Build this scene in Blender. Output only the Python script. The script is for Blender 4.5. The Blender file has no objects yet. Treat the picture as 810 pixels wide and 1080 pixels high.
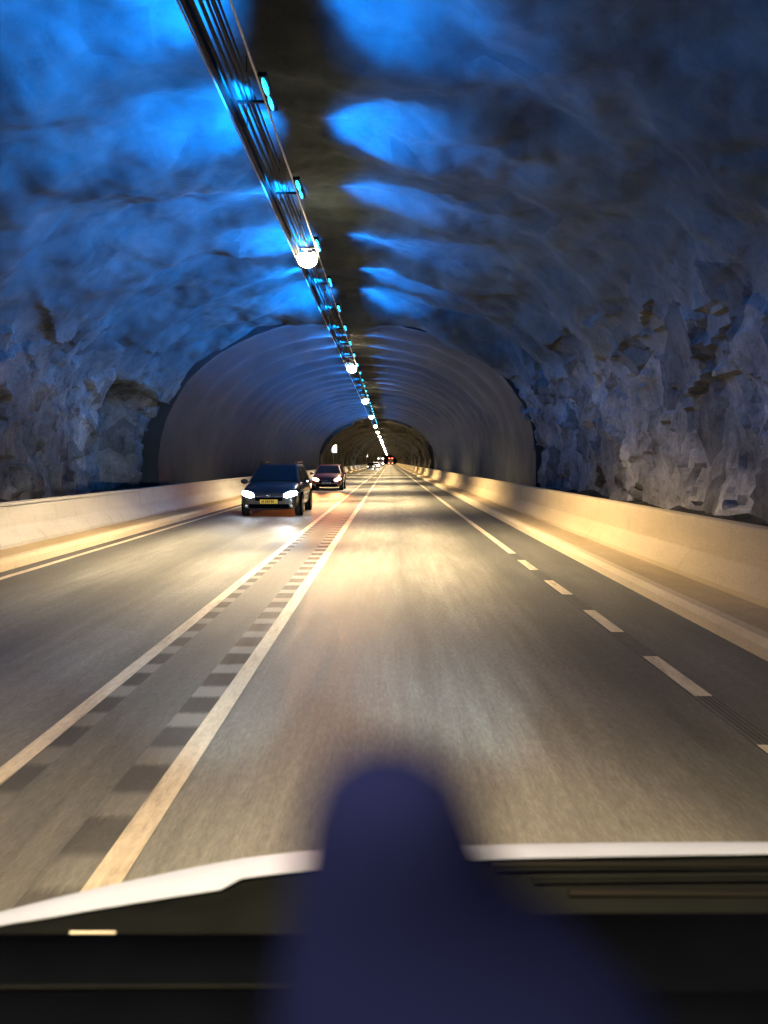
import bpy, bmesh, math, random
from mathutils import Vector, Matrix, noise

random.seed(7)
R = math.radians
C = bpy.context.scene.collection
sc = bpy.context.scene

# ------------------------------------------------------------------ camera
CAM = Vector((0.0, 0.0, 1.7))
cd = bpy.data.cameras.new("camera")
cam = bpy.data.objects.new("camera", cd)
C.objects.link(cam)
cam.location = CAM
cam.rotation_euler = (R(90 - 3.79), 0, R(0.43))
cd.sensor_fit = 'VERTICAL'
cd.sensor_height = 36
cd.lens = 36 * 800 / 1080
cd.clip_start = 0.02
cd.clip_end = 2000
cd.dof.use_dof = True
cd.dof.focus_distance = 22
cd.dof.aperture_fstop = 4.0
sc.camera = cam

# ------------------------------------------------------------------ world (deep inside a tunnel: almost no sky)
w = bpy.data.worlds.new("World")
sc.world = w
w.use_nodes = True
bg = w.node_tree.nodes["Background"]
bg.inputs[0].default_value = (0.10, 0.13, 0.25, 1)
bg.inputs[1].default_value = 0.004

sc.view_settings.view_transform = 'Standard'
sc.view_settings.look = 'None'
sc.view_settings.exposure = 1.75
sc.view_settings.gamma = 1.0
cy = sc.cycles
cy.use_denoising = True
try:
    cy.denoiser = 'OPENIMAGEDENOISE'
except Exception:
    pass
cy.max_bounces = 5
cy.diffuse_bounces = 1
cy.glossy_bounces = 3
cy.transmission_bounces = 2
cy.sample_clamp_indirect = 4.0
cy.caustics_reflective = False
cy.caustics_refractive = False

# powers of the lamps the place has
LAMP_W, LAMP_COL = 6900.0, (1.0, 0.72, 0.37)
BLUE_W, BLUE_COL = 500.0, (0.0, 0.25, 1.0)
WASH_W, WASH_COL = 540.0, (0.0, 0.28, 1.0)
EGO_W = 700.0
ONC_W = 230.0

TC = -1.45      # centre of the tunnel across

# ------------------------------------------------------------------ helpers
def obj(name, bm, mat, parent=None, smooth=False, bevel=None, subsurf=0):
    me = bpy.data.meshes.new(name)
    bm.normal_update()
    bm.to_mesh(me)
    bm.free()
    if smooth:
        me.polygons.foreach_set("use_smooth", [True] * len(me.polygons))
    if mat:
        me.materials.append(mat)
    o = bpy.data.objects.new(name, me)
    C.objects.link(o)
    if parent:
        o.parent = parent
    if bevel:
        m = o.modifiers.new("bevel", 'BEVEL')
        m.width = bevel
        m.segments = 3
        m.limit_method = 'ANGLE'
    if subsurf:
        m = o.modifiers.new("sub", 'SUBSURF')
        m.levels = subsurf
        m.render_levels = subsurf
    return o

def tag(o, label=None, cat=None, group=None, kind=None):
    if label: o["label"] = label
    if cat: o["category"] = cat
    if group: o["group"] = group
    if kind: o["kind"] = kind
    return o

def thing(name, loc, label, cat, group=None, rz=0):
    o = bpy.data.objects.new(name, None)
    o.empty_display_size = 0.2
    C.objects.link(o)
    o.location = loc
    o.rotation_euler = (0, 0, rz)
    return tag(o, label, cat, group)

def copy_tree(o, parent=None):
    c = o.copy()
    C.objects.link(c)
    if parent: c.parent = parent
    for ch in list(o.children):
        copy_tree(ch, c)
    return c

def box(bm, x0, x1, y0, y1, z0, z1):
    v = [bm.verts.new(p) for p in ((x0,y0,z0),(x1,y0,z0),(x1,y1,z0),(x0,y1,z0),
                                   (x0,y0,z1),(x1,y0,z1),(x1,y1,z1),(x0,y1,z1))]
    for f in ((3,2,1,0),(4,5,6,7),(0,1,5,4),(1,2,6,5),(2,3,7,6),(3,0,4,7)):
        bm.faces.new([v[i] for i in f])
    return v

def quad(bm, a, b, c, d):
    return bm.faces.new([bm.verts.new(p) for p in (a, b, c, d)])

def tube(bm, pts, r, n=8):
    rings = []
    for i, p in enumerate(pts):
        p = Vector(p)
        t = (Vector(pts[min(i+1, len(pts)-1)]) - Vector(pts[max(i-1, 0)])).normalized()
        up = Vector((0, 0, 1)) if abs(t.z) < 0.9 else Vector((1, 0, 0))
        a = t.cross(up).normalized(); b = t.cross(a).normalized()
        rr = r[i] if isinstance(r, (list, tuple)) else r
        rings.append([bm.verts.new(p + (a*math.cos(k*2*math.pi/n) + b*math.sin(k*2*math.pi/n))*rr) for k in range(n)])
    for i in range(len(rings)-1):
        for k in range(n):
            bm.faces.new((rings[i][k], rings[i][(k+1)%n], rings[i+1][(k+1)%n], rings[i+1][k]))
    bm.faces.new(rings[0][::-1]); bm.faces.new(rings[-1])

def ellipsoid(bm, c, r, rot=None, u=14, v=9):
    m = Matrix.Translation(c) @ (rot or Matrix.Identity(4)) @ Matrix.Diagonal((r[0], r[1], r[2], 1))
    bmesh.ops.create_uvsphere(bm, u_segments=u, v_segments=v, radius=1, matrix=m)

def cyl_x(bm, c, r, x0, x1, n=28):
    a = [bm.verts.new((x0, c[0]+r*math.cos(2*math.pi*k/n), c[1]+r*math.sin(2*math.pi*k/n))) for k in range(n)]
    b = [bm.verts.new((x1, c[0]+r*math.cos(2*math.pi*k/n), c[1]+r*math.sin(2*math.pi*k/n))) for k in range(n)]
    for k in range(n):
        bm.faces.new((a[k], b[k], b[(k+1)%n], a[(k+1)%n]))
    bm.faces.new(a); bm.faces.new(b[::-1])

def sweep(name, prof, ys, mat, parent=None, wob=0.0, smooth=False):
    """an open profile of (x, z) points carried along y"""
    bm = bmesh.new()
    rows = []
    for y in ys:
        rows.append([bm.verts.new((x + wob*noise.noise((x*.5, y*.12, 3.1)), y, z + wob*.4*noise.noise((x, y*.15, 9.7)))) for x, z in prof])
    for i in range(len(rows)-1):
        for k in range(len(prof)-1):
            bm.faces.new((rows[i][k], rows[i][k+1], rows[i+1][k+1], rows[i+1][k]))
    bmesh.ops.recalc_face_normals(bm, faces=bm.faces)
    return obj(name, bm, mat, parent, smooth)

def spaced(y0, y1, near=0.5, grow=1.06):
    ys = [y0]; s = near
    while ys[-1] < y1:
        ys.append(min(y1, ys[-1] + s))
        if ys[-1] > 10: s = min(s*grow, 12)
    return ys

# ------------------------------------------------------------------ materials
class NT:
    def __init__(self, name):
        self.m = bpy.data.materials.new(name)
        self.m.use_nodes = True
        self.t = self.m.node_tree
        self.b = self.t.nodes["Principled BSDF"]
    def n(self, typ, **kw):
        nd = self.t.nodes.new(typ)
        for k, v in kw.items():
            if k in ('ins',):
                for kk, vv in v.items(): nd.inputs[kk].default_value = vv
            else:
                setattr(nd, k, v)
        return nd
    def l(self, a, b): self.t.links.new(a, b)
    def ramp(self, fac, stops, interp='LINEAR'):
        r = self.n('ShaderNodeValToRGB'); cr = r.color_ramp; cr.interpolation = interp
        while len(cr.elements) < len(stops): cr.elements.new(0.5)
        for e, (p, c) in zip(cr.elements, stops):
            e.position = p
            e.color = c if len(c) == 4 else (*c, 1)
        self.l(fac, r.inputs[0]); return r.outputs[0]
    def coords(self, scale=(1,1,1), kind='Object'):
        tc = self.n('ShaderNodeTexCoord'); mp = self.n('ShaderNodeMapping')
        mp.inputs['Scale'].default_value = scale
        self.l(tc.outputs[kind], mp.inputs[0]); return mp.outputs[0]
    def noise(self, vec, scale, detail=5, rough=.55, dist=0):
        nz = self.n('ShaderNodeTexNoise'); nz.inputs['Scale'].default_value = scale
        nz.inputs['Detail'].default_value = detail; nz.inputs['Roughness'].default_value = rough
        nz.inputs['Distortion'].default_value = dist
        self.l(vec, nz.inputs['Vector']); return nz.outputs['Fac']
    def math(self, op, a, b=None, clamp=False):
        nd = self.n('ShaderNodeMath', operation=op, use_clamp=clamp)
        for i, v in enumerate((a, b)):
            if v is None: continue
            if isinstance(v, (int, float)): nd.inputs[i].default_value = v
            else: self.l(v, nd.inputs[i])
        return nd.outputs[0]
    def mix(self, fac, a, b, blend='MIX'):
        nd = self.n('ShaderNodeMix', data_type='RGBA', blend_type=blend)
        for s, v in ((0, fac), (6, a), (7, b)):
            if isinstance(v, (int, float)): nd.inputs[s].default_value = v
            elif isinstance(v, tuple): nd.inputs[s].default_value = v if len(v) == 4 else (*v, 1)
            else: self.l(v, nd.inputs[s])
        return nd.outputs[2]
    def bump(self, h, strength=.5, dist=.05):
        b = self.n('ShaderNodeBump'); b.inputs['Strength'].default_value = strength
        b.inputs['Distance'].default_value = dist
        self.l(h, b.inputs['Height']); self.l(b.outputs[0], self.b.inputs['Normal'])

def plain(name, col, rough=.5, metal=0, coat=0, var=.25, scale=6, spec=.5):
    t = NT(name)
    v = t.coords()
    f = t.noise(v, scale, 4)
    c = t.ramp(f, [(.3, tuple(x*(1-var) for x in col)), (.7, tuple(min(1, x*(1+var)) for x in col))])
    t.l(c, t.b.inputs['Base Color'])
    t.b.inputs['Roughness'].default_value = rough
    t.b.inputs['Metallic'].default_value = metal
    t.b.inputs['Specular IOR Level'].default_value = spec
    t.b.inputs['Coat Weight'].default_value = coat
    return t.m

def emit(name, col, strength):
    t = NT(name)
    t.b.inputs['Base Color'].default_value = (.6, .6, .6, 1)
    t.b.inputs['Emission Color'].default_value = (*col, 1)
    t.b.inputs['Emission Strength'].default_value = strength
    t.m.cycles.emission_sampling = 'NONE'
    return t.m

def mat_asphalt():
    t = NT("asphalt")
    tc = t.n('ShaderNodeTexCoord'); sx = t.n('ShaderNodeSeparateXYZ')
    t.l(tc.outputs['Object'], sx.inputs[0])
    x, y = sx.outputs[0], sx.outputs[1]
    wob = t.noise(t.coords((.4, .06, 1)), 1.0, 3)
    xw = t.math('ADD', x, t.math('MULTIPLY', t.math('SUBTRACT', wob, .5), .5))
    x0, x1 = -6.2, 3.4
    u = t.math('DIVIDE', t.math('SUBTRACT', xw, x0), x1-x0, True)
    def s(xx, g, warm=1.0):
        g = g*1.70 + .050
        return ((xx-x0)/(x1-x0), (g*.97*warm, g, g*.96/warm))
    wear = t.ramp(u, [s(-6.1,.030), s(-5.3,.040), s(-4.5,.105), s(-3.5,.050), s(-2.6,.110), s(-2.05,.060),
                      s(-1.6,.042,1.02), s(-1.25,.06), s(-.75,.125), s(-.05,.135), s(.22,.095), s(.75,.145,1.03), s(1.3,.10,1.03),
                      s(1.75,.042), s(2.3,.040), s(2.75,.055,1.03), s(3.2,.042)])
    # grain and the long marks of wear along the lane
    long = t.noise(t.coords((5, .35, 1)), 1.6, 6, .65)
    fine = t.noise(t.coords((1, .22, 1)), 44, 4, .75)
    patch = t.noise(t.coords((.5, .2, 1)), 1.3, 4, .6)
    g = t.ramp(long, [(.30, (.72,.72,.72)), (.70, (1.25,1.25,1.25))])
    c = t.mix(1.0, wear, g, 'MULTIPLY')
    g2 = t.ramp(fine, [(.28, (.74,.74,.74)), (.5, (1,1,1)), (.74, (1.32,1.32,1.3))])
    c = t.mix(1.0, c, g2, 'MULTIPLY')
    g3 = t.ramp(patch, [(.3, (.8,.79,.77)), (.7, (1.15,1.16,1.18))])
    c = t.mix(1.0, c, g3, 'MULTIPLY')
    # milled rumble grooves beside both centre lines
    def band(a, b):
        return t.math('MULTIPLY', t.math('GREATER_THAN', x, a), t.math('LESS_THAN', x, b))
    yj = t.math('ADD', y, t.math('MULTIPLY', fine, .12))
    fr = t.math('FRACT', t.math('DIVIDE', yj, .62))
    saw = t.math('SINE', t.math('MULTIPLY', fr, math.pi))            # 0..1..0
    groove = t.ramp(saw, [(.48, (0,0,0)), (.76, (1,1,1))])
    beam_fade = t.n('ShaderNodeMapRange', interpolation_type='SMOOTHSTEP'); beam_fade.inputs[1].default_value = 3.2; beam_fade.inputs[2].default_value = 7.0  # rumble contrast fades up close, painting the dark short of the headlight beam
    t.l(t.math('ADD', y, t.math('MULTIPLY', long, 1.5)), beam_fade.inputs[0]); beam_fade = beam_fade.outputs[0]
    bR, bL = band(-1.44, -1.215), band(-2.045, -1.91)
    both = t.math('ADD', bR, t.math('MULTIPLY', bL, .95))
    gm = t.math('MULTIPLY', t.math('MULTIPLY', groove, both), t.math('ADD', t.math('MULTIPLY', beam_fade, .45), .55))
    c = t.mix(t.math('MULTIPLY', t.math('MULTIPLY', bR, .85), beam_fade), c, (.27, .27, .25))
    c = t.mix(t.math('MULTIPLY', t.math('MULTIPLY', bL, .7), beam_fade), c, (.24, .24, .22))
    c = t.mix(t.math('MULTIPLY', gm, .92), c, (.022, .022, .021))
    t.l(c, t.b.inputs['Base Color'])
    rr = t.ramp(long, [(.3, (.58,.58,.58)), (.7, (.76,.76,.76))])
    t.l(rr, t.b.inputs['Roughness'])
    t.b.inputs['Specular IOR Level'].default_value = .4
    h = t.math('SUBTRACT', t.noise(t.coords(), 55, 3, .7), t.math('MULTIPLY', gm, 1.5))
    t.bump(h, .5, .010)
    return t.m

def mat_paint():
    t = NT("road_paint")
    v = t.coords((4, .5, 1))
    f = t.noise(v, 3, 6, .7)
    f2 = t.noise(t.coords((1,.4,1)), 30, 3, .7)
    c = t.ramp(f, [(.28, (.30,.26,.19)), (.45, (.62,.55,.43)), (.7, (.80,.73,.60))])
    c = t.mix(1.0, c, t.ramp(f2, [(.3, (.8,.8,.8)), (.6, (1,1,1))]), 'MULTIPLY')
    t.l(c, t.b.inputs['Base Color'])
    t.b.inputs['Roughness'].default_value = .6
    return t.m

def mat_concrete(name, lo, hi, streak=True):
    t = NT(name)
    f = t.noise(t.coords((1, .22, 1)), 1.1, 7, .62)
    f2 = t.noise(t.coords((1, 1.5, .35)), 2.2, 6, .7, .6)
    sp = t.noise(t.coords((1,1,1)), 40, 3, .6)
    c = t.ramp(f, [(.3, lo), (.68, hi)])
    c = t.mix(1.0, c, t.ramp(f2, [(.24, (.76,.71,.64)), (.42, (1,1,1)), (.8, (1.06,1.06,1.05))]), 'MULTIPLY')
    c = t.mix(1.0, c, t.ramp(sp, [(.25, (.82,.82,.82)), (.6, (1.03,1.03,1.03))]), 'MULTIPLY')
    t.l(c, t.b.inputs['Base Color'])
    t.b.inputs['Roughness'].default_value = .8
    t.b.inputs['Specular IOR Level'].default_value = .25
    t.bump(t.math('ADD', t.math('MULTIPLY', f2, .4), t.math('MULTIPLY', sp, .3)), .25, .006)
    return t.m

def mat_rock(name, cols, bump=.8, scale=1.0, crown_k=1.0, light_tint=(1, 1, 1)):
    t = NT(name)
    v = t.coords()
    n1 = t.noise(v, .55*scale, 6, .6, .4)
    n2 = t.noise(t.coords((1, 1, .55)), 2.4*scale, 8, .68, .5)
    n3 = t.noise(v, 11*scale, 5, .7)
    vo = t.n('ShaderNodeTexVoronoi'); vo.inputs['Scale'].default_value = 1.7*scale
    t.l(t.coords((1, .8, .6)), vo.inputs['Vector'])
    c = t.ramp(n1, [(.30, cols[0]), (.5, cols[1]), (.7, cols[2])])
    c = t.mix(1.0, c, t.ramp(n2, [(.30, (.35,.33,.33)), (.44, (.95,.95,.95)), (.70, (1.35,1.34,1.33))]), 'MULTIPLY')
    vc = t.n('ShaderNodeTexVoronoi'); vc.inputs['Scale'].default_value = 1.25*scale
    t.l(t.coords((1, .75, .85)), vc.inputs['Vector'])
    vs = t.n('ShaderNodeSeparateColor'); t.l(vc.outputs['Color'], vs.inputs[0])
    c = t.mix(1.0, c, t.ramp(vs.outputs[0], [(.0, (.50,.49,.49)), (.35, (.95,.95,.95)), (1, (1.4,1.4,1.42))]), 'MULTIPLY')
    c = t.mix(1.0, c, t.ramp(n3, [(.3, (.7,.7,.7)), (.6, (1.08,1.08,1.08))]), 'MULTIPLY')
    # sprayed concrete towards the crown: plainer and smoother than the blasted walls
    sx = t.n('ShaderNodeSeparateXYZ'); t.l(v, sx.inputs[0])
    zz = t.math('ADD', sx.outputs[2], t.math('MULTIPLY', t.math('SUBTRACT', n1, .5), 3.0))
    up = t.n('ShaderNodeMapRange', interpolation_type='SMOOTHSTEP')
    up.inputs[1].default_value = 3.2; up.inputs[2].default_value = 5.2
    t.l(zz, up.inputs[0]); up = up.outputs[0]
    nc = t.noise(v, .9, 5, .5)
    crown = t.ramp(nc, [(.3, tuple(x*.6*crown_k*k for x, k in zip(cols[1], light_tint))), (.7, tuple((x+y)*.55*crown_k*k for x, y, k in zip(cols[1], cols[2], light_tint)))])  # crown darkened and blued, so the blue lamplight is partly in the colour
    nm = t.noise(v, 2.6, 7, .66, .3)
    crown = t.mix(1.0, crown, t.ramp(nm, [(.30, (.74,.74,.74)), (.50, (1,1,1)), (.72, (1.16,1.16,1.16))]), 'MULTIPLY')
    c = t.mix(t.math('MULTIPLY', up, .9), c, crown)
    t.l(c, t.b.inputs['Base Color'])
    t.b.inputs['Roughness'].default_value = .85
    t.b.inputs['Specular IOR Level'].default_value = .2
    h = t.math('ADD', t.math('MULTIPLY', n2, .45), t.math('MULTIPLY', n3, .3))
    h = t.math('ADD', h, t.math('MULTIPLY', vo.outputs['Distance'], .3))
    h = t.math('MULTIPLY', h, t.math('SUBTRACT', 1, t.math('MULTIPLY', up, .86)))
    t.bump(h, bump, .12)
    return t.m

def mat_lining():
    t = NT("sprayed_lining")
    n1 = t.noise(t.coords((1, .5, 1)), .7, 6, .6)
    n2 = t.noise(t.coords((1, 1, 1)), 5, 6, .65)
    c = t.ramp(n1, [(.3, (.010,.014,.020)), (.7, (.021,.028,.040))])
    c = t.mix(1.0, c, t.ramp(n2, [(.3, (.75,.75,.75)), (.7, (1.15,1.15,1.15))]), 'MULTIPLY')
    t.l(c, t.b.inputs['Base Color'])
    t.b.inputs['Roughness'].default_value = .75
    t.bump(n2, .4, .05)
    return t.m

def carpaint(name, col):
    t = NT(name)
    f = t.noise(t.coords(), 3, 4)
    c = t.ramp(f, [(.3, tuple(x*.8 for x in col)), (.7, tuple(x*1.15 for x in col))])
    t.l(c, t.b.inputs['Base Color'])
    t.b.inputs['Roughness'].default_value = .32
    t.b.inputs['Coat Weight'].default_value = .8
    t.b.inputs['Coat Roughness'].default_value = .08
    return t.m

M = dict(
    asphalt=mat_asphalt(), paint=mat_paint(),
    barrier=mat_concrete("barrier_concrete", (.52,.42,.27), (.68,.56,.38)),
    barrier_headlit=mat_concrete("headlit_barrier_concrete", (.42,.42,.42), (.56,.56,.56)),  # the right side's concrete, greyed to paint in white light from oncoming headlights
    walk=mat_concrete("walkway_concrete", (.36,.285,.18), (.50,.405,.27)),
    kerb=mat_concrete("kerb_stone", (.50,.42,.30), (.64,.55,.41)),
    rock=mat_rock("blasted_rock", ((.085,.082,.084), (.165,.16,.163), (.31,.30,.30)), crown_k=.26, light_tint=(.66, 1.0, 1.2)),
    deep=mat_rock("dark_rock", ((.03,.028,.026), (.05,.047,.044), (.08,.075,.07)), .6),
    gravel=mat_rock("dark_rubble", ((.02,.02,.02), (.035,.034,.033), (.06,.058,.055)), .9, 3),
    lining=mat_lining(),
    steel=plain("galvanised_steel", (.30,.30,.31), .45, .7),
    dsteel=plain("dark_steel", (.0035,.0035,.004), .6, .0, spec=.1),
    black=plain("black_plastic", (.0012,.0016,.0030), .65, spec=0),
    rubber=plain("rubber", (.012,.012,.012), .8),
    cowl=plain("grey_plastic", (.006,.0072,.0082), .75, spec=0),
    glass=plain("dark_glass", (.010,.012,.016), .06, 0, .5),
    chrome=plain("chrome", (.6,.6,.62), .2, 1),
    white=plain("white_car_paint", (.35,.42,.62), .5, spec=.2, var=.05),  # white paint with a cool tint that stands in for cooler light
    blackp=carpaint("black_car_paint", (.010,.011,.016)),
    redp=carpaint("dark_red_car_paint", (.13,.03,.03)),
    greyp=carpaint("silver_car_paint", (.5,.48,.44)),
    box=plain("truck_panel", (.10,.09,.085), .5),
    navy=plain("navy_fabric", (.0032,.0046,.026), .9, var=.18, scale=12, spec=0),
    yplate=plain("yellow_plate", (.80,.58,.06), .5, var=.05),
    wplate=plain("white_plate", (.8,.8,.8), .5, var=.05),
    e_lamp=emit("lamp_glow", (1.0, .84, .50), 30),
    e_blue=emit("blue_led_glow", (.0, .35, 1.0), 1.6),
    e_cyan=emit("cyan_led_glow", (.0, .62, 1.0), 2.6),
    e_head=emit("headlight_glow", (.72, .86, 1.0), 30),
    e_warm=emit("warm_light_glow", (1.0, .40, .26), 10),
    e_red=emit("tail_light_glow", (1.0, .06, .03), 9),
    e_sign=emit("lit_sign_face", (1.0, .95, .84), 1.5),
    e_cool=emit("cool_sign_face", (.62, .78, 1.0), 1.2),
    e_off=plain("lamp_clear_plastic", (.5,.5,.52), .15),
)

# ------------------------------------------------------------------ ground, road, walkways
YN, YF = -14.0, 560.0
ys = spaced(YN, YF, 1.0)
bm = bmesh.new()
quad(bm, (-9.5, YN, -.03), (6.8, YN, -.03), (6.8, YF, -.03), (-9.5, YF, -.03))
tag(obj("ground", bm, M['gravel']), kind="structure")
bm = bmesh.new()
quad(bm, (-5.99, YN, 0), (3.25, YN, 0), (3.25, YF, 0), (-5.99, YF, 0))
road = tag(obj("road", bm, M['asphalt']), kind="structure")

XK, XB = 3.22, 3.95          # kerb foot, barrier foot on the right
def mx(x): return 2*(-1.435) - x
def side(prof, left): return [(mx(x)+.05, z) for x, z in prof] if left else prof
kerb_p = [(XK, -.02), (XK+.015, .10), (XK+.06, .165), (XK+.17, .172), (XK+.17, -.02)]
walk_p = [(XK+.172, .0), (XK+.172, .160), (XB+.45, .175)]
for left in (False, True):
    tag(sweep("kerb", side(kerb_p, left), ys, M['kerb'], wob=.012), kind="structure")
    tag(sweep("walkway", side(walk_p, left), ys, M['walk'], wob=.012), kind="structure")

# painted lines, 4 mm above the road
def line(bm, xa, xb, y0, y1, z=.004, step=2.0, jag=.006):
    n = max(1, int((y1-y0)/step))
    prev = None
    for i in range(n+1):
        y = y0 + (y1-y0)*i/n
        a = bm.verts.new((xa + random.uniform(-jag, jag), y, z)); b = bm.verts.new((xb + random.uniform(-jag, jag), y, z))
        if prev: bm.faces.new((prev[0], prev[1], b, a))
        prev = (a, b)
bm = bmesh.new()
line(bm, -1.225, -1.085, YN, YF); tag(obj("centre_line", bm, M['paint']), kind="structure")
bm = bmesh.new()
line(bm, -2.17, -2.045, YN, YF); tag(obj("centre_line", bm, M['paint']), kind="structure")
bm = bmesh.new()
line(bm, -5.72, -5.60, YN, YF); tag(obj("edge_line", bm, M['paint']), kind="structure")
bm = bmesh.new()
y = -10.0 + .3
for y0, y1 in ((1.25,2.35),(3.35,4.47),(5.42,6.55),(7.5,8.62),(9.65,10.8),(11.85,13.05),(14.0,YF)):
    line(bm, 2.21, 2.345, y0, y1, step=1.0 if y1 < 20 else 4)
tag(obj("edge_line", bm, M['paint']), kind="structure")
# milled double groove the dashes lie in
bm = bmesh.new()
for xa in (2.20, 2.24, 2.275, 2.31, 2.345):
    tube(bm, [(xa, -4, -.003), (xa, 14, -.003)], .005, 6)
tag(obj("line_groove", bm, plain("groove_edge", (.02,.02,.02), .8)), kind="structure")

# ------------------------------------------------------------------ concrete barriers
bar_p = [(XB-.0, .165), (XB, .235), (XB+.01, .25), (XB+.165, .47), (XB+.185, .50), (XB+.19, .52), (XB+.215, .93), (XB+.235, .95), (XB+.42, .95), (XB+.44, .93), (XB+.50, .0)]
def barrier(left, label):
    pr = bar_p if not left else bar_p[:6] + [(XB+.212, .87), (XB+.235, .872), (XB+.235, .900), (XB+.205, .902), (XB+.205, .945)] + bar_p[7:]
    o = sweep("concrete_barrier", side(pr, left), spaced(YN, YF, .8), M['barrier_headlit' if left else 'barrier'], wob=.012, smooth=False)
    tag(o, label, "barrier", "concrete barriers along the road")
    return o
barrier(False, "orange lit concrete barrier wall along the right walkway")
lb = barrier(True, "pale headlit concrete barrier wall beyond the oncoming lane on the left")
# rubble lying between barrier and rock
def rubble(left):
    bm = bmesh.new()
    rows = []
    for i in range(220):
        y = YN + i*.25 if i < 200 else YN + 50 + (i-200)*24
        row = []
        for k in range(7):
            x = XB + .42 + k*.28
            z = (.60 if left else .68) + .035*k + .16*noise.noise((x*2.2, y*.9, 5 if left else 1)) + .10*noise.noise((x*5, y*3.1, 2)) + (.16 if left else .06)*(noise.noise((y*.35, 3, 7 if left else 2)))
            if k == 0: z = .5
            row.append(bm.verts.new(((mx(x)+.05 if left else x), y, z)))
        rows.append(row)
    for i in range(len(rows)-1):
        for k in range(6):
            bm.faces.new((rows[i][k], rows[i][k+1], rows[i+1][k+1], rows[i+1][k]))
    bmesh.ops.recalc_face_normals(bm, faces=bm.faces)
    tag(obj("rubble_bank", bm, M['gravel'], smooth=True), kind="structure")
rubble(False); rubble(True)

# ------------------------------------------------------------------ the tunnel: blasted rock, lined vault, dark rock
def profile(n, a, b, zc, p=2.2, zlow=-.1):
    """points and outward normals, left foot over the crown to the right foot"""
    pts = []
    for i in range(n+1):
        th = math.pi*(1 - i/n)
        c, s = math.cos(th), math.sin(th)
        pts.append((TC + a*math.copysign(abs(c)**(2/p), c), zc + b*abs(s)**(2/p)))
    m = max(3, int(n*.11))
    lo = [(TC - a, zlow + (zc-zlow)*k/m) for k in range(m)]
    hi = [(TC + a, zc - (zc-zlow)*k/m) for k in range(1, m+1)]
    pts = lo + pts + hi
    # even spacing
    L = [0]
    for q, r in zip(pts, pts[1:]): L.append(L[-1] + math.dist(q, r))
    out = []
    j = 0
    for i in range(n+1):
        t = L[-1]*i/n
        while j < len(L)-2 and L[j+1] < t: j += 1
        f = (t-L[j])/max(1e-6, L[j+1]-L[j])
        out.append((pts[j][0]+(pts[j+1][0]-pts[j][0])*f, pts[j][1]+(pts[j+1][1]-pts[j][1])*f))
    res = []
    for i in range(n+1):
        q, r = out[max(0, i-1)], out[min(n, i+1)]
        tx, tz = r[0]-q[0], r[1]-q[1]
        l = math.hypot(tx, tz) or 1
        res.append((out[i][0], out[i][1], -tz/l, tx/l))
    return res

def facet(p, s, seed):
    """blasted faces: each cell its own offset and tilt"""
    q = Vector((p[0]*s, p[1]*s*.75, p[2]*s*.85)) + Vector((seed, seed*.7, 0))
    q += Vector(noise.noise_vector(q*1.3))*.16
    d, pts = noise.voronoi(q)
    c = pts[0]
    h = noise.cell_vector(c*17.31 + Vector((.5, .5, .5)))
    g = noise.cell_vector(c*29.7 + Vector((3.5, .5, 8.5)))
    return (h[0]-.5) + (q-c).dot(Vector(g)-Vector((.5, .5, .5)))*1.1 + .25*min(.4, d[1]-d[0])

def vault(name, prof, ys, mat, disp, lip=0):
    bm = bmesh.new()
    rows = []
    if lip:
        rows.append([bm.verts.new((x+nx*lip, ys[0], z+nz*lip)) for x, z, nx, nz in prof])
    for y in ys:
        row = []
        for x, z, nx, nz in prof:
            d = disp(x, y, z)
            row.append(bm.verts.new((x+nx*d, y, z+nz*d)))
        rows.append(row)
    for i in range(len(rows)-1):
        for k in range(len(prof)-1):
            bm.faces.new((rows[i][k], rows[i][k+1], rows[i+1][k+1], rows[i+1][k]))
    o = obj(name, bm, mat, smooth=True)
    o.data.set_sharp_from_angle(angle=R(38))
    return tag(o, kind="structure")

def sm(a, b, x):
    t = max(0, min(1, (x-a)/(b-a))); return t*t*(3-2*t)

def rock_disp(x, y, z):
    up = sm(3.6, 5.6, z)                       # sprayed and rounder towards the crown
    p = (x, y, z)
    f = .34*facet(p, .5, 3.3) + .21*facet(p, 1.2, 11.1) + .12*facet(p, 2.6, 5.7)
    f += .05*noise.fractal((x*.8, y*.8, z*.8), 1.0, 2.1, 5)
    g = .55*noise.noise((x*.28, y*.42, z*.28)) + .34*noise.noise((x*.6+7, y*.85, z*.6)) + .11*noise.fractal((x*1.6, y*1.6, z*1.6), 1.0, 2.0, 4)
    d = f*(1-up*.96) + g*(.25+.45*up)
    if x < TC and z < 4.2:                     # dark recess before the lining on the left
        d += 1.1*sm(21.6, 22.2, y)*(1-sm(24.6, 25.0, y))*(1-sm(3.2, 4.2, z))
    if not (x < TC and z < 3.8): d -= .42*sm(23.3, 25.8, y)
    return max(-.75, min(1.4, d)) + .05

ys_r = []
y = YN
while y < 26.4:
    ys_r.append(y); y += .075 if y > 3.5 else .3
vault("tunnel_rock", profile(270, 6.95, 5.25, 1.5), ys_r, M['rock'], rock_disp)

def lining_disp(x, y, z):
    up = sm(3.0, 6.0, z)
    return up*(.11*math.sin(y*2*math.pi/2.93) + .10*noise.noise((x*.35, y*.9, 2))) + .05*noise.fractal((x*.9, y*.9, z*.9), 1, 2, 3) - .02
ys_l = []
y = 25.9
while y < 86: ys_l.append(y); y += .28
vault("tunnel_lining", profile(96, 6.45, 5.05, 1.5), ys_l, M['lining'], lining_disp, lip=1.6)

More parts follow.
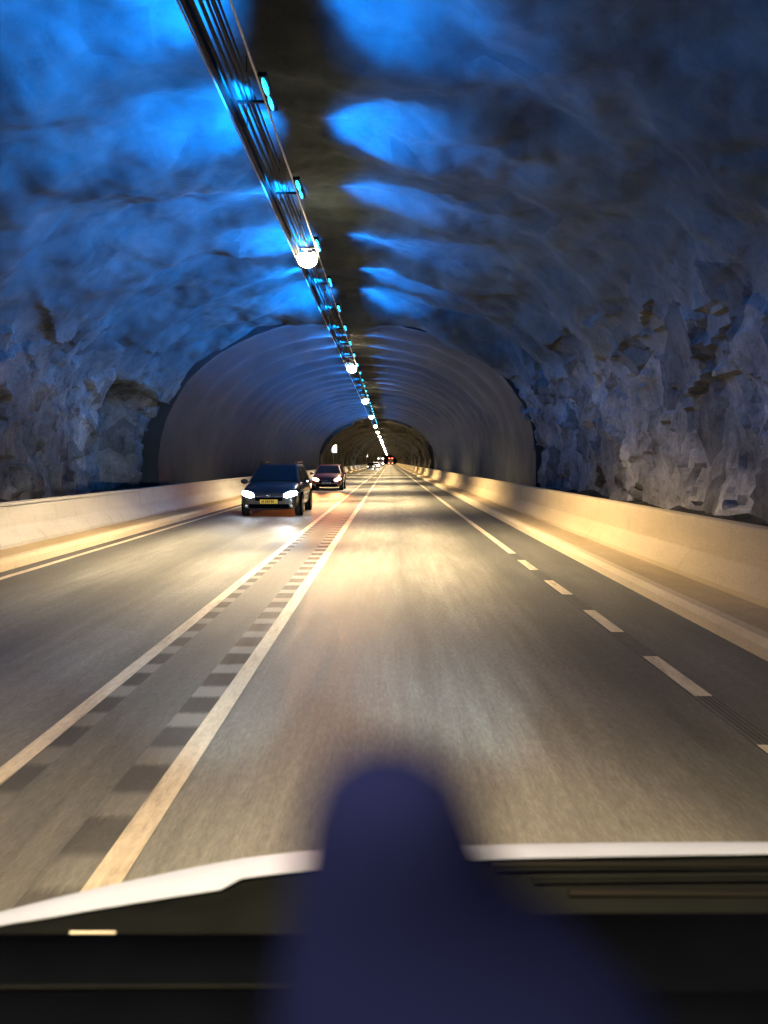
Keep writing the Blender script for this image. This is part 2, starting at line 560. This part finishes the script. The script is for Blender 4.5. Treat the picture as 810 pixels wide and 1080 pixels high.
def deep_disp(x, y, z):
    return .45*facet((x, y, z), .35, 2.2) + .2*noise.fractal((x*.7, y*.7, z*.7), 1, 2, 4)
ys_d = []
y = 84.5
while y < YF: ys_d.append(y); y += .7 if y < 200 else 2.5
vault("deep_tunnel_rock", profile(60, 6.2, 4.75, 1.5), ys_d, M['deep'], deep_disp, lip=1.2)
bm = bmesh.new()
quad(bm, (-9.5, YF-.5, -1), (6.8, YF-.5, -1), (6.8, YF-.5, 8), (-9.5, YF-.5, 8))
tag(obj("tunnel_bend_rock", bm, M['deep']), kind="structure")

# ------------------------------------------------------------------ cable tray under the crown
TZ = 5.80
tray = thing("cable_tray", (-1.6, 0, TZ), "long black cable tray hung under the tunnel crown", "cable tray")
Y0, Y1 = -6.0, 470.0
def at_tray(bm_fn, name, mat, **k):
    bm = bmesh.new(); bm_fn(bm); return obj(name, bm, mat, tray, **k)
def main_rail(bm):
    box(bm, -.25, -.20, Y0, Y1, -.06, .045)
    box(bm, -.16, -.13, Y0, Y1, -.06, -.035)
at_tray(main_rail, "rail", M['dsteel'])
at_tray(lambda bm: box(bm, -.272, -.258, Y0, Y1, -.075, -.05), "rail_edge", M['steel'])
at_tray(lambda bm: box(bm, .185, .205, Y0, Y1, -.05, -.025), "thin_rail", M['steel'])
for xo, zo, rr in ((-.09, .0, .022), (-.03, .005, .016), (.02, 0, .026), (.075, .0, .014)):
    at_tray(lambda bm: tube(bm, [(xo, Y0 + 4*i, zo+.01*math.sin(i*2.3+xo*40)) for i in range(60)], rr, 6), "cable", M['rubber'])
bar0 = None
y = Y0 + .2
while y < 55.1:
    if bar0 is None:
        bm = bmesh.new(); box(bm, -.16, .185, 0, .035, -.045, -.02); o = bar0 = obj("cross_bar", bm, M['dsteel'], tray)
    else:
        o = bar0.copy(); C.objects.link(o)
    o.location = (0, y, 0); y += 2.93
bm = bmesh.new()
while y < 240:
    box(bm, -.16, .185, y, y+.035, -.045, -.02); y += .733
tag(obj("far_cross_bars", bm, M['dsteel'], tray), kind="stuff")
rod0 = None
y = 1.2
while y < 130:
    for xo in (-.225,):
        if rod0 is None:
            bm = bmesh.new(); tube(bm, [(0, 0, .0), (0, 0, 1.05)], .007, 5); o = rod0 = obj("hanger_rod", bm, M['dsteel'], tray)
        else:
            o = rod0.copy(); C.objects.link(o)
        o.location = (xo, y, 0)
    y += 2.93

# ------------------------------------------------------------------ warm lamps hung from the tray
ORD = ("nearest second third fourth fifth sixth seventh eighth ninth tenth eleventh twelfth thirteenth fourteenth fifteenth sixteenth "
       "seventeenth eighteenth nineteenth twentieth").split()
TENS = ["twenty-first","twenty-second","twenty-third","twenty-fourth","twenty-fifth","twenty-sixth","twenty-seventh","twenty-eighth","twenty-ninth","thirtieth"]
ORD += TENS
def spot(name, parent, loc, direction, power, col, angle, blend=.6, size=.1):
    ld = bpy.data.lights.new(name, 'SPOT')
    ld.energy = power; ld.color = col; ld.spot_size = R(angle); ld.spot_blend = blend; ld.shadow_soft_size = size
    o = bpy.data.objects.new(name, ld)
    C.objects.link(o)
    o.parent = parent
    o.location = loc
    o.rotation_euler = Vector(direction).to_track_quat('-Z', 'Y').to_euler()
    return o

def make_lamp():
    t = thing("tunnel_lamp", (0,0,0), "x", "tunnel lamp", "warm lamps along the cable tray")
    bm = bmesh.new()
    box(bm, -.13, .13, -.26, .26, .03, .10)
    obj("housing", bm, M['steel'], t, bevel=.02)
    bm = bmesh.new()
    ellipsoid(bm, (0, 0, -.005), (.20, .29, .16))
    obj("lens", bm, M['e_lamp'], t, smooth=True)
    bm = bmesh.new()
    box(bm, -.03, .03, -.12, .12, .085, .2)
    obj("bracket", bm, M['dsteel'], t)
    spot("lamp_light", t, (0, 0, -.14), (0.06, 0, -1), LAMP_W, LAMP_COL, 134, .85, .12)
    return t
lamp0 = make_lamp()
first = True
for k in range(-1, 26):
    o = lamp0 if first else copy_tree(lamp0)
    first = False
    o.location = (-1.615, 15.1 + 17.6*k, 5.66)
    if k < 0: o["label"] = "warm white tunnel lamp overhead behind the viewer's car"
    elif k == 0: o["label"] = "nearest glaring warm white lamp under the cable tray"
    else: o["label"] = "warm white lamp under the cable tray, %s nearest counting down the tunnel" % ORD[k]

# ------------------------------------------------------------------ blue lamps on the thin rail
def make_blue():
    t = thing("blue_lamp", (0,0,0), "x", "blue lamp", "blue lamps lighting the vault")
    bm = bmesh.new()
    box(bm, -.05, .05, -.40, .40, .0, .05)
    obj("housing", bm, M['dsteel'], t, bevel=.01)
    bm = bmesh.new()
    ellipsoid(bm, (0, -.18, -.004), (.026, .19, .032)); obj("lens", bm, M['e_cyan'], t, smooth=True)
    bm = bmesh.new()
    ellipsoid(bm, (0, .20, -.004), (.024, .17, .030)); obj("lens", bm, M['e_blue'], t, smooth=True)
    for s in (-1, 1):
        spot("blue_light", t, (s*.09, 0, .07 if s > 0 else .19), (s*.95, .15, .75), BLUE_W*(.8 if s > 0 else 1.1), BLUE_COL, 74, .75, .05)
        if s > 0:
            spot("wash_light", t, (.09, 0, .05), (1.0, .1, .28), WASH_W*.26, WASH_COL, 128, 1.0, .05)
        else:      # on the tray's side one light clears the rail above it, one below
            spot("wash_light", t, (-.09, 0, .19), (-1.0, .1, .40), WASH_W*.9, WASH_COL, 128, 1.0, .05)
            spot("wash_light", t, (-.09, 0, -.13), (-1.0, .1, .22), WASH_W*.6, WASH_COL, 104, 1.0, .05)
    return t
blue0 = make_blue()
first = True
for k in range(-2, 26):
    o = blue0 if first else copy_tree(blue0)
    first = False
    o.location = (-1.345, 8.65 + 2.93*k, 5.745)
    if k < 0: o["label"] = ("blue lamp on the thin rail above the viewer's bonnet", "blue lamp on the thin rail just before the visible ones")[k+2]
    elif k == 0: o["label"] = "nearest and largest visible blue cyan lamp on the thin rail"
    else: o["label"] = "small blue cyan lamp on the thin rail, %s nearest of the visible row" % ORD[k]

# ------------------------------------------------------------------ cars
def loft(stations):
    """half cross sections mirrored and joined nose to tail"""
    bm = bmesh.new()
    rows = []
    for y, w, zb, zm, zt, zc in stations:
        half = [(w*.80, zb), (w*.97, zb+.10), (w, zm), (w*.965, zt), (w*.70, (zt+zc)/2+.02)]
        pts = [(-a, b) for a, b in half] + [(0, zc+.02)] + [(a, b) for a, b in half[::-1]]
        rows.append([bm.verts.new((a, y, b)) for a, b in pts])
    n = len(rows[0])
    for i in range(len(rows)-1):
        for k in range(n):
            bm.faces.new((rows[i][k], rows[i+1][k], rows[i+1][(k+1)%n], rows[i][(k+1)%n]))
    bm.faces.new(rows[0]); bm.faces.new(rows[-1][::-1])
    return bm

def make_car(name, loc, label, cat, group, paint, plate, head, L=4.5, H=1.62, rails=True, rz=0, detail=True):
    """front at local y=0 looking along -y"""
    t = thing(name, loc, label, cat, group, rz)
    k = L/4.5; hz = H/1.62
    S = lambda y, z: (y*k, z*hz)
    st = [(0.00,.74,.26,.45,.62,.66), (.05,.83,.20,.48,.74,.78), (.30,.90,.19,.55,.86,.94), (.75,.925,.19,.60,.95,1.02),
          (1.25,.93,.19,.62,1.02,1.10), (2.4,.93,.19,.62,1.06,1.12), (3.7,.93,.19,.63,1.08,1.12), (4.25,.90,.22,.65,1.05,1.08), (4.45,.84,.30,.62,.95,.98), (4.5,.78,.34,.55,.86,.88)]
    bm = loft([(y*k, w, zb*hz, zm*hz, zt*hz, zc*hz) for y, w, zb, zm, zt, zc in st])
    bmesh.ops.recalc_face_normals(bm, faces=bm.faces)
    obj("body", bm, paint, t, smooth=True, subsurf=2)
    # cabin: a tapering shell with glass set on it
    b0, b1, r0, r1 = 1.12, 4.33, 1.98, 3.95
    zb, zr, wb, wr = 1.04*hz, 1.58*hz, .83, .63
    P = lambda s, u, v: Vector((s*(wb+(wr-wb)*v), ((b0+(r0-b0)*v)*(1-u) + (b1+(r1-b1)*v)*u)*k, zb+(zr-zb)*v))
    bm = bmesh.new()
    ring = [[bm.verts.new(P(s, u, v)) for s, u in ((-1,0),(1,0),(1,1),(-1,1))] for v in (0, 1)]
    for i in range(4):
        bm.faces.new((ring[0][i], ring[0][(i+1)%4], ring[1][(i+1)%4], ring[1][i]))
    top = [bm.verts.new((v.co.x*.86, v.co.y*.94+.06*2.9*k, v.co.z+.045)) for v in ring[1]]
    for i in range(4):
        bm.faces.new((ring[1][i], ring[1][(i+1)%4], top[(i+1)%4], top[i]))
    bm.faces.new(top)
    bmesh.ops.recalc_face_normals(bm, faces=bm.faces)
    obj("roof", bm, paint, t, smooth=False, bevel=.035)
    def pane(nm, pts, nrm):
        bm = bmesh.new()
        nrm = Vector(nrm).normalized()
        a = [bm.verts.new(Vector(p)+nrm*.010) for p in pts]; b = [bm.verts.new(Vector(p)-nrm*.01) for p in pts]
        n = len(a)
        bm.faces.new(a); bm.faces.new(b[::-1])
        for i in range(n): bm.faces.new((a[i], b[i], b[(i+1)%n], a[(i+1)%n]))
        bmesh.ops.recalc_face_normals(bm, faces=bm.faces)
        return obj(nm, bm, M['glass'], t)
    F = lambda xs, v: Vector((xs*(wb+(wr-wb)*v), (b0+(r0-b0)*v)*k, zb+(zr-zb)*v))
    pane("windscreen", [F(-.90,.10), F(.90,.10), F(.88,.93), F(-.88,.93)], (0, -.55, .85))
    B = lambda xs, v: Vector((xs*(wb+(wr-wb)*v), (b1+(r1-b1)*v)*k, zb+(zr-zb)*v))
    pane("rear_window", [B(-.85,.2), B(.85,.2), B(.84,.9), B(-.84,.9)], (0, .8, .5))
    for s in (-1, 1):
        for u0, u1 in ((.10, .47), (.51, .90)):
            pane("side_window", [P(s, u0, .14), P(s, u1, .14), P(s, min(.96, u1-.01), .88), P(s, u0+.03, .88)], (s, 0, .36))
    # front
    bm = bmesh.new()
    box(bm, -.42, .42, -.012, .05, .50*hz, .60*hz)
    for q in range(3): box(bm, -.40, .40, -.022, .0, (.515+.03*q)*hz, (.523+.03*q)*hz)
    obj("grille", bm, M['black'], t)
    bm = bmesh.new(); box(bm, -.62, .62, -.004, .06, .27*hz, .40*hz); obj("air_intake", bm, M['black'], t, bevel=.02)
    bm = bmesh.new(); tube(bm, [(-.45, -.015, .635*hz), (0, -.035, .62*hz), (.45, -.015, .635*hz)], .013, 6); obj("grille_trim", bm, M['chrome'], t)
    bm = bmesh.new(); ellipsoid(bm, (0, -.035, .655*hz), (.05, .02, .045)); obj("badge", bm, M['chrome'], t, smooth=True)
    bm = bmesh.new(); box(bm, -.27, .27, -.045, -.012, .415*hz, .415*hz+.125)
    pl = obj("number_plate", bm, plate, t)
    if detail:
        bm = bmesh.new(); xx = -.22
        for wd in (.05,.05,.02,.05,.05,.05,.02,.05,.05):
            if wd > .03: box(bm, xx, xx+.034, -.050, -.0452, .440*hz, .440*hz+.075)
            xx += wd
        obj("plate_marks", bm, plain("plate_ink", (.10,.08,.03), .6), pl)
    for s in (-1, 1):
        bm = bmesh.new()
        ellipsoid(bm, (0, 0, 0), (.23, .15, .10))
        for v in bm.verts: v.co.z += .25*abs(v.co.x)*(1 if v.co.x*s > 0 else -.6)
        h = obj("headlight", bm, head, t, smooth=True)
        h.location = (s*.645, .125, .685*hz); h.rotation_euler = (0, 0, s*.45)
        bm = bmesh.new(); ellipsoid(bm, (s*.70, .03, .33*hz), (.05, .03, .045)); obj("fog_light", bm, M['e_off'], t, smooth=True)
        bm = bmesh.new()
        ellipsoid(bm, (s*1.02, 1.42*k, 1.06*hz), (.12, .07, .085)); box(bm, min(s*.84, s*.94), max(s*.84, s*.94), 1.40*k, 1.45*k, 1.02*hz, 1.05*hz)
        obj("wing_mirror", bm, paint, t, smooth=False)
        bm = bmesh.new(); ellipsoid(bm, (s*.76, 4.40*k, .86*hz), (.10, .09, .17)); obj("tail_light", bm, plain("red_lens", (.3,.01,.01), .3), t, smooth=True)
        if rails:
            bm = bmesh.new()
            tube(bm, [(s*.58, 2.05*k, 1.61*hz), (s*.59, 2.2*k, 1.69*hz), (s*.59, 3.7*k, 1.69*hz), (s*.58, 3.9*k, 1.61*hz)], .022, 6)
            obj("roof_rail", bm, M['dsteel'], t)
        for yy in (.86*k, 3.55*k):
            bm = bmesh.new(); cyl_x(bm, (yy, .36), .40, s*.90, s*.938); obj("wheel_arch", bm, M['black'], t)
            wl = thing("wheel", (0,0,0), None, None); wl.parent = t
            bm = bmesh.new(); cyl_x(bm, (yy, .335), .335, s*.72, s*.948)
            wheel = obj("tyre", bm, M['rubber'], wl, bevel=.02)
            bm = bmesh.new(); cyl_x(bm, (yy, .335), .215, s*.80, s*.952, 20); obj("rim", bm, M['steel'], wl, bevel=.015)
    return t

def headspots(t, power, col, z=.66, down=-.01, spread=30):
    for s in (-1, 1):
        spot("headlight_beam", t, (s*.645, -.12, z), (s*.03 + .01, -1, -down), power, col, spread, 1.0, .06)

c1 = make_car("oncoming_car", (-3.72, 23.3, 0), "black estate car with roof rails, yellow plate and bright white headlights", "car", "oncoming cars",
              M['blackp'], M['yplate'], M['e_head'])
headspots(c1, ONC_W, (.80, .90, 1.0))
c2 = make_car("oncoming_car", (-3.75, 45.0, 0), "dark red hatchback with pinkish red glowing lights behind the black estate", "car", "oncoming cars",
              M['redp'], M['wplate'], M['e_warm'], L=4.1, H=1.52, rails=False)
headspots(c2, 2000, (1.0, .25, .06), down=.02, spread=22)
c3 = make_car("oncoming_car", (-4.15, 165.0, 0), "small pale silver car far down the oncoming lane beside the left barrier", "car", "oncoming cars",
              M['greyp'], M['wplate'], M['e_sign'], L=4.3, H=1.5, rails=False, detail=False)
c4 = make_car("oncoming_car", (-3.55, 190.0, 0), "far white car with glaring white headlights just behind the pale silver car", "car", "oncoming cars",
              M['white'], M['wplate'], M['e_head'], L=4.5, H=1.6, rails=False, detail=False)
headspots(c4, 900, (.85, .93, 1.0))

# ------------------------------------------------------------------ far trucks
def make_truck(loc, label, rear, rz=0):
    """local front at y=0 looking along -y"""
    t = thing("truck", loc, label, "truck", "trucks far down the tunnel", rz)
    bm = bmesh.new(); box(bm, -1.2, 1.2, 0, 1.9, .55, 2.9); obj("cab", bm, M['box'], t, bevel=.15)
    bm = bmesh.new(); box(bm, -1.05, 1.05, -.02, .02, 1.7, 2.6); obj("windscreen", bm, M['glass'], t, bevel=.01)
    bm = bmesh.new(); box(bm, -1.25, 1.25, 2.2, 9.5, 1.1, 3.7); obj("cargo_box", bm, M['box'], t, bevel=.05)
    bm = bmesh.new(); box(bm, -.5, .5, .3, 9.4, .6, 1.05); obj("chassis", bm, M['dsteel'], t)
    bm = bmesh.new()
    box(bm, -1.15, -.02, 9.5, 9.54, 1.2, 3.6); box(bm, .02, 1.15, 9.5, 9.54, 1.2, 3.6); obj("rear_doors", bm, M['box'], t)
    bm = bmesh.new(); box(bm, -1.15, 1.15, 9.3, 9.45, .45, .6); obj("rear_bumper", bm, M['dsteel'], t)
    for s in (-1, 1):
        bm = bmesh.new(); ellipsoid(bm, (s*.9, -.02, .95), (.2, .08, .14)); obj("headlight", bm, M['e_off'] if rear else M['e_head'], t, smooth=True)
        bm = bmesh.new(); ellipsoid(bm, (s*.8, .1, 2.95), (.22, .12, .14)); obj("roof_light", bm, M['e_off'] if rear else M['e_lamp'], t, smooth=True)
        bm = bmesh.new(); box(bm, s*.9-.25, s*.9+.25, 9.46, 9.56, .75, 1.05); obj("tail_light", bm, M['e_red'], t, bevel=.03)
        bm = bmesh.new(); box(bm, s*.75-.3, s*.75+.3, 9.55, 9.62, 3.3, 3.6); obj("top_marker_light", bm, M['e_red'], t, bevel=.03)
        for yy in (.95, 6.9, 8.2):
            bm = bmesh.new(); cyl_x(bm, (yy, .5), .5, s*.85, s*1.2, 20); obj("wheel", bm, M['rubber'], t, bevel=.04)
    return t
make_truck((.5, 400, 0), "far truck ahead in the right lane showing red rear lights", True, math.pi)
make_truck((-3.6, 300, 0), "far oncoming truck with white headlights and warm roof lights", False)

# ------------------------------------------------------------------ signs behind the barriers
def make_sign(loc, wd, ht, zc, label, face, post_dx=-.12):
    t = thing("lit_sign", loc, label, "sign", "lit signs along the tunnel")
    bm = bmesh.new(); tube(bm, [(post_dx, 0, 0), (post_dx, 0, zc - ht*.35)], .11, 10); obj("post", bm, M['steel'], t, smooth=False)
    bm = bmesh.new(); box(bm, -wd/2, wd/2, -.06, .12, zc-ht/2, zc+ht/2); obj("sign_box", bm, M['steel'], t, bevel=.03)
    bm = bmesh.new(); box(bm, -wd/2+.04, wd/2-.04, -.085, -.063, zc-ht/2+.04, zc+ht/2-.04); obj("sign_face", bm, face, t)
    return t
make_sign((-7.05, 97, .3), .66, 1.05, 3.05, "white lit rectangular sign on a pale post behind the left barrier", M['e_sign'], -.2)
make_sign((-7.05, 232, .3), .75, 1.1, 3.4, "smaller far white lit sign above the left barrier near the distant cars", M['e_sign'], 0)
t = thing("wall_lamp", (4.62, 81, 4.75), "small bluish white lamp box fixed high on the right tunnel wall", "wall lamp")
bm = bmesh.new(); box(bm, -.22, .20, -.06, .2, -.36, .36); obj("housing", bm, M['dsteel'], t, bevel=.03)
bm = bmesh.new(); box(bm, -.16, .10, -.09, -.062, -.28, .28); obj("lens", bm, M['e_cool'], t)
bm = bmesh.new(); tube(bm, [(.1, .1, 0), (1.3, .1, .1)], .04, 8); obj("bracket", bm, M['dsteel'], t)

# ------------------------------------------------------------------ the viewer's own car
def ray(px, py):
    """direction through a pixel of the 810x1080 photograph, unit depth"""
    m = cam.rotation_euler.to_matrix()
    return m @ Vector(((px-405)/800, -(py-540)/800, -1))
def pt(px, py, d):
    return CAM + ray(px, py)*d

ego = thing("viewer_car", (.42, .6, 0), "white bonnet and dark dashboard of the viewer's own car across the bottom", "car")
EO = Vector((.42, .6, 0))
def grid(rows, name, mat, smooth=True, thick=0.0, parent=ego):
    bm = bmesh.new()
    vv = [[bm.verts.new(Vector(p)-EO) for p in r] for r in rows]
    for i in range(len(vv)-1):
        for k in range(len(vv[0])-1):
            bm.faces.new((vv[i][k], vv[i][k+1], vv[i+1][k+1], vv[i+1][k]))
    bmesh.ops.recalc_face_normals(bm, faces=bm.faces)
    o = obj(name, bm, mat, parent, smooth)
    if thick:
        m = o.modifiers.new("solid", 'SOLIDIFY'); m.thickness = thick; m.offset = 0
    return o
def lerp(tab, x):
    for (x0, y0), (x1, y1) in zip(tab, tab[1:]):
        if x <= x1: return y0 + (y1-y0)*(x-x0)/(x1-x0)
    return tab[-1][1]
UP = [(-160,1010), (-60,977), (0,962), (50,949), (100,937), (150,926), (200,915.5), (250,906), (312,898), (400,893), (525,890.5), (650,888.5), (810,888), (950,891), (1150,905)]
LO = [(-160,1022), (-60,989), (0,975.5), (50,968), (100,959), (150,951), (200,943), (241,937), (248,927), (312,919), (400,911), (525,905.5), (650,903), (810,900.5), (950,904), (1150,916)]
xs = [-160 + 1310*i/60 for i in range(61)]
rows = []
rows.append([pt(x, lerp(LO, x), 1.12) for x in xs])
rows.append([pt(x, (lerp(LO, x)+lerp(UP, x))/2, 1.18) for x in xs])
rows.append([pt(x, lerp(UP, x), 1.24) for x in xs])
cr = rows[-1]
rows.append([p + Vector((0, .18, -.115)) for p in cr])
rows.append([p + Vector((0, .45, -.33)) for p in cr])
rows.append([p + Vector((0, .60, -.60)) for p in cr])
grid(rows, "bonnet", M['white'])
# scuttle between bonnet and windscreen, dashboard behind it
rows = []
for d, yy in ((1.14, 0), (1.0, 1), (.93, 2)):
    rows.append([pt(x, {0: lerp(LO, x)-3, 1: 955 + (lerp(LO, x)-905)*.35, 2: 996}[yy], d) + Vector((0,0,-.006 if yy == 0 else 0)) for x in xs])
grid(rows, "scuttle", M['cowl'])
rows = [[pt(x, 985 + .00008*(x-405)**2*.3 + (-22 if x > 420 else 0)*min(1, max(0, (x-420)/60)), .86) + Vector((0,.0,-.012)) for x in xs],
        [pt(x, 985 + (-22 if x > 420 else 0)*min(1, max(0, (x-420)/60)), .85) for x in xs],
        [pt(x, 1012, .80) for x in xs], [pt(x, 1036, .765) for x in xs], [pt(x, 1041, .76) + Vector((0,0,-.006)) for x in xs],
        [pt(x, 1046, .755) for x in xs], [pt(x, 1075, .72) for x in xs], [pt(x, 1200, .60) for x in xs], [pt(x, 1500, .46) for x in xs]]
grid(rows, "dashboard", M['black'])
bm = bmesh.new(); tube(bm, [pt(x, 1041 - .01*x*.3, .757)-EO for x in range(-50, 330, 20)], .0014, 6); obj("vent_trim", bm, M['cowl'], ego)
# wiper arms lying on the scuttle, on the right
def wiper(pts, r, mat, nm):
    bm = bmesh.new(); tube(bm, [p-EO for p in pts], r, 6); return obj(nm, bm, mat, ego)
wiper([pt(x, 911+ .004*(x-540), 1.075) for x in range(520, 900, 20)], .004, M['dsteel'], "wiper_blade")
wiper([pt(x, 925 - .010*(x-560), 1.04) for x in range(560, 900, 20)], .0035, M['cowl'], "wiper_arm")
wiper([pt(x, 941 + .006*(x-560), 1.02) for x in range(600, 900, 20)], .006, M['dsteel'], "wiper_blade")
wiper([pt(x, 983.5, .95) for x in range(74, 130, 8)], .0016, M['greyp'], "washer_strip")
for s in (-1, 1):
    bm = bmesh.new(); ellipsoid(bm, Vector((.42 + s*.68, 1.80, .62))-EO, (.16, .08, .08)); obj("headlight", bm, M['e_off'], ego, smooth=True)
    spot("headlight_beam", ego, Vector((.42 + s*.68, 1.92, .64))-EO, (-.27 + s*.04, 1, .02), EGO_W, (.80, .96, 1.0), 36, 1.0, .06)

# ------------------------------------------------------------------ the blurred dark blue shape near the lens, a solid body of unknown kind
near_shape = [(802, 378, 438, .140), (811, 348, 468, .140), (829, 330, 490, .142), (862, 318, 506, .145), (905, 312, 522, .15), (950, 308, 548, .155),
         (1000, 299, 600, .16), (1050, 291, 660, .165), (1110, 283, 725, .175), (1250, 265, 780, .20), (1600, 250, 730, .30), (2300, 280, 650, .44)]
MO = pt(450, 2300, .44)
bm = bmesh.new()
rings = []
for py, xa, xb, d in near_shape:
    if py < 1700: d *= .54
    a, b = pt(xa, py, d), pt(xb, py, d)
    c = (a+b)/2; hx = (b-a)/2
    fw = Vector((0, 1, .25)).normalized()*min(hx.length*.8, .018)
    rings.append([bm.verts.new(c + hx*math.cos(2*math.pi*k/20) + fw*math.sin(2*math.pi*k/20) - MO) for k in range(20)])
for i in range(len(rings)-1):
    for k in range(20):
        bm.faces.new((rings[i][k], rings[i][(k+1)%20], rings[i+1][(k+1)%20], rings[i+1][k]))
bm.faces.new(rings[0]); bm.faces.new(rings[-1][::-1])
bmesh.ops.recalc_face_normals(bm, faces=bm.faces)
o = obj("foreground_shape", bm, M['navy'], smooth=True)
o.location = MO
tag(o, "blurred dark navy blue rounded shape rising close before the lens from the dashboard", "near_shape")
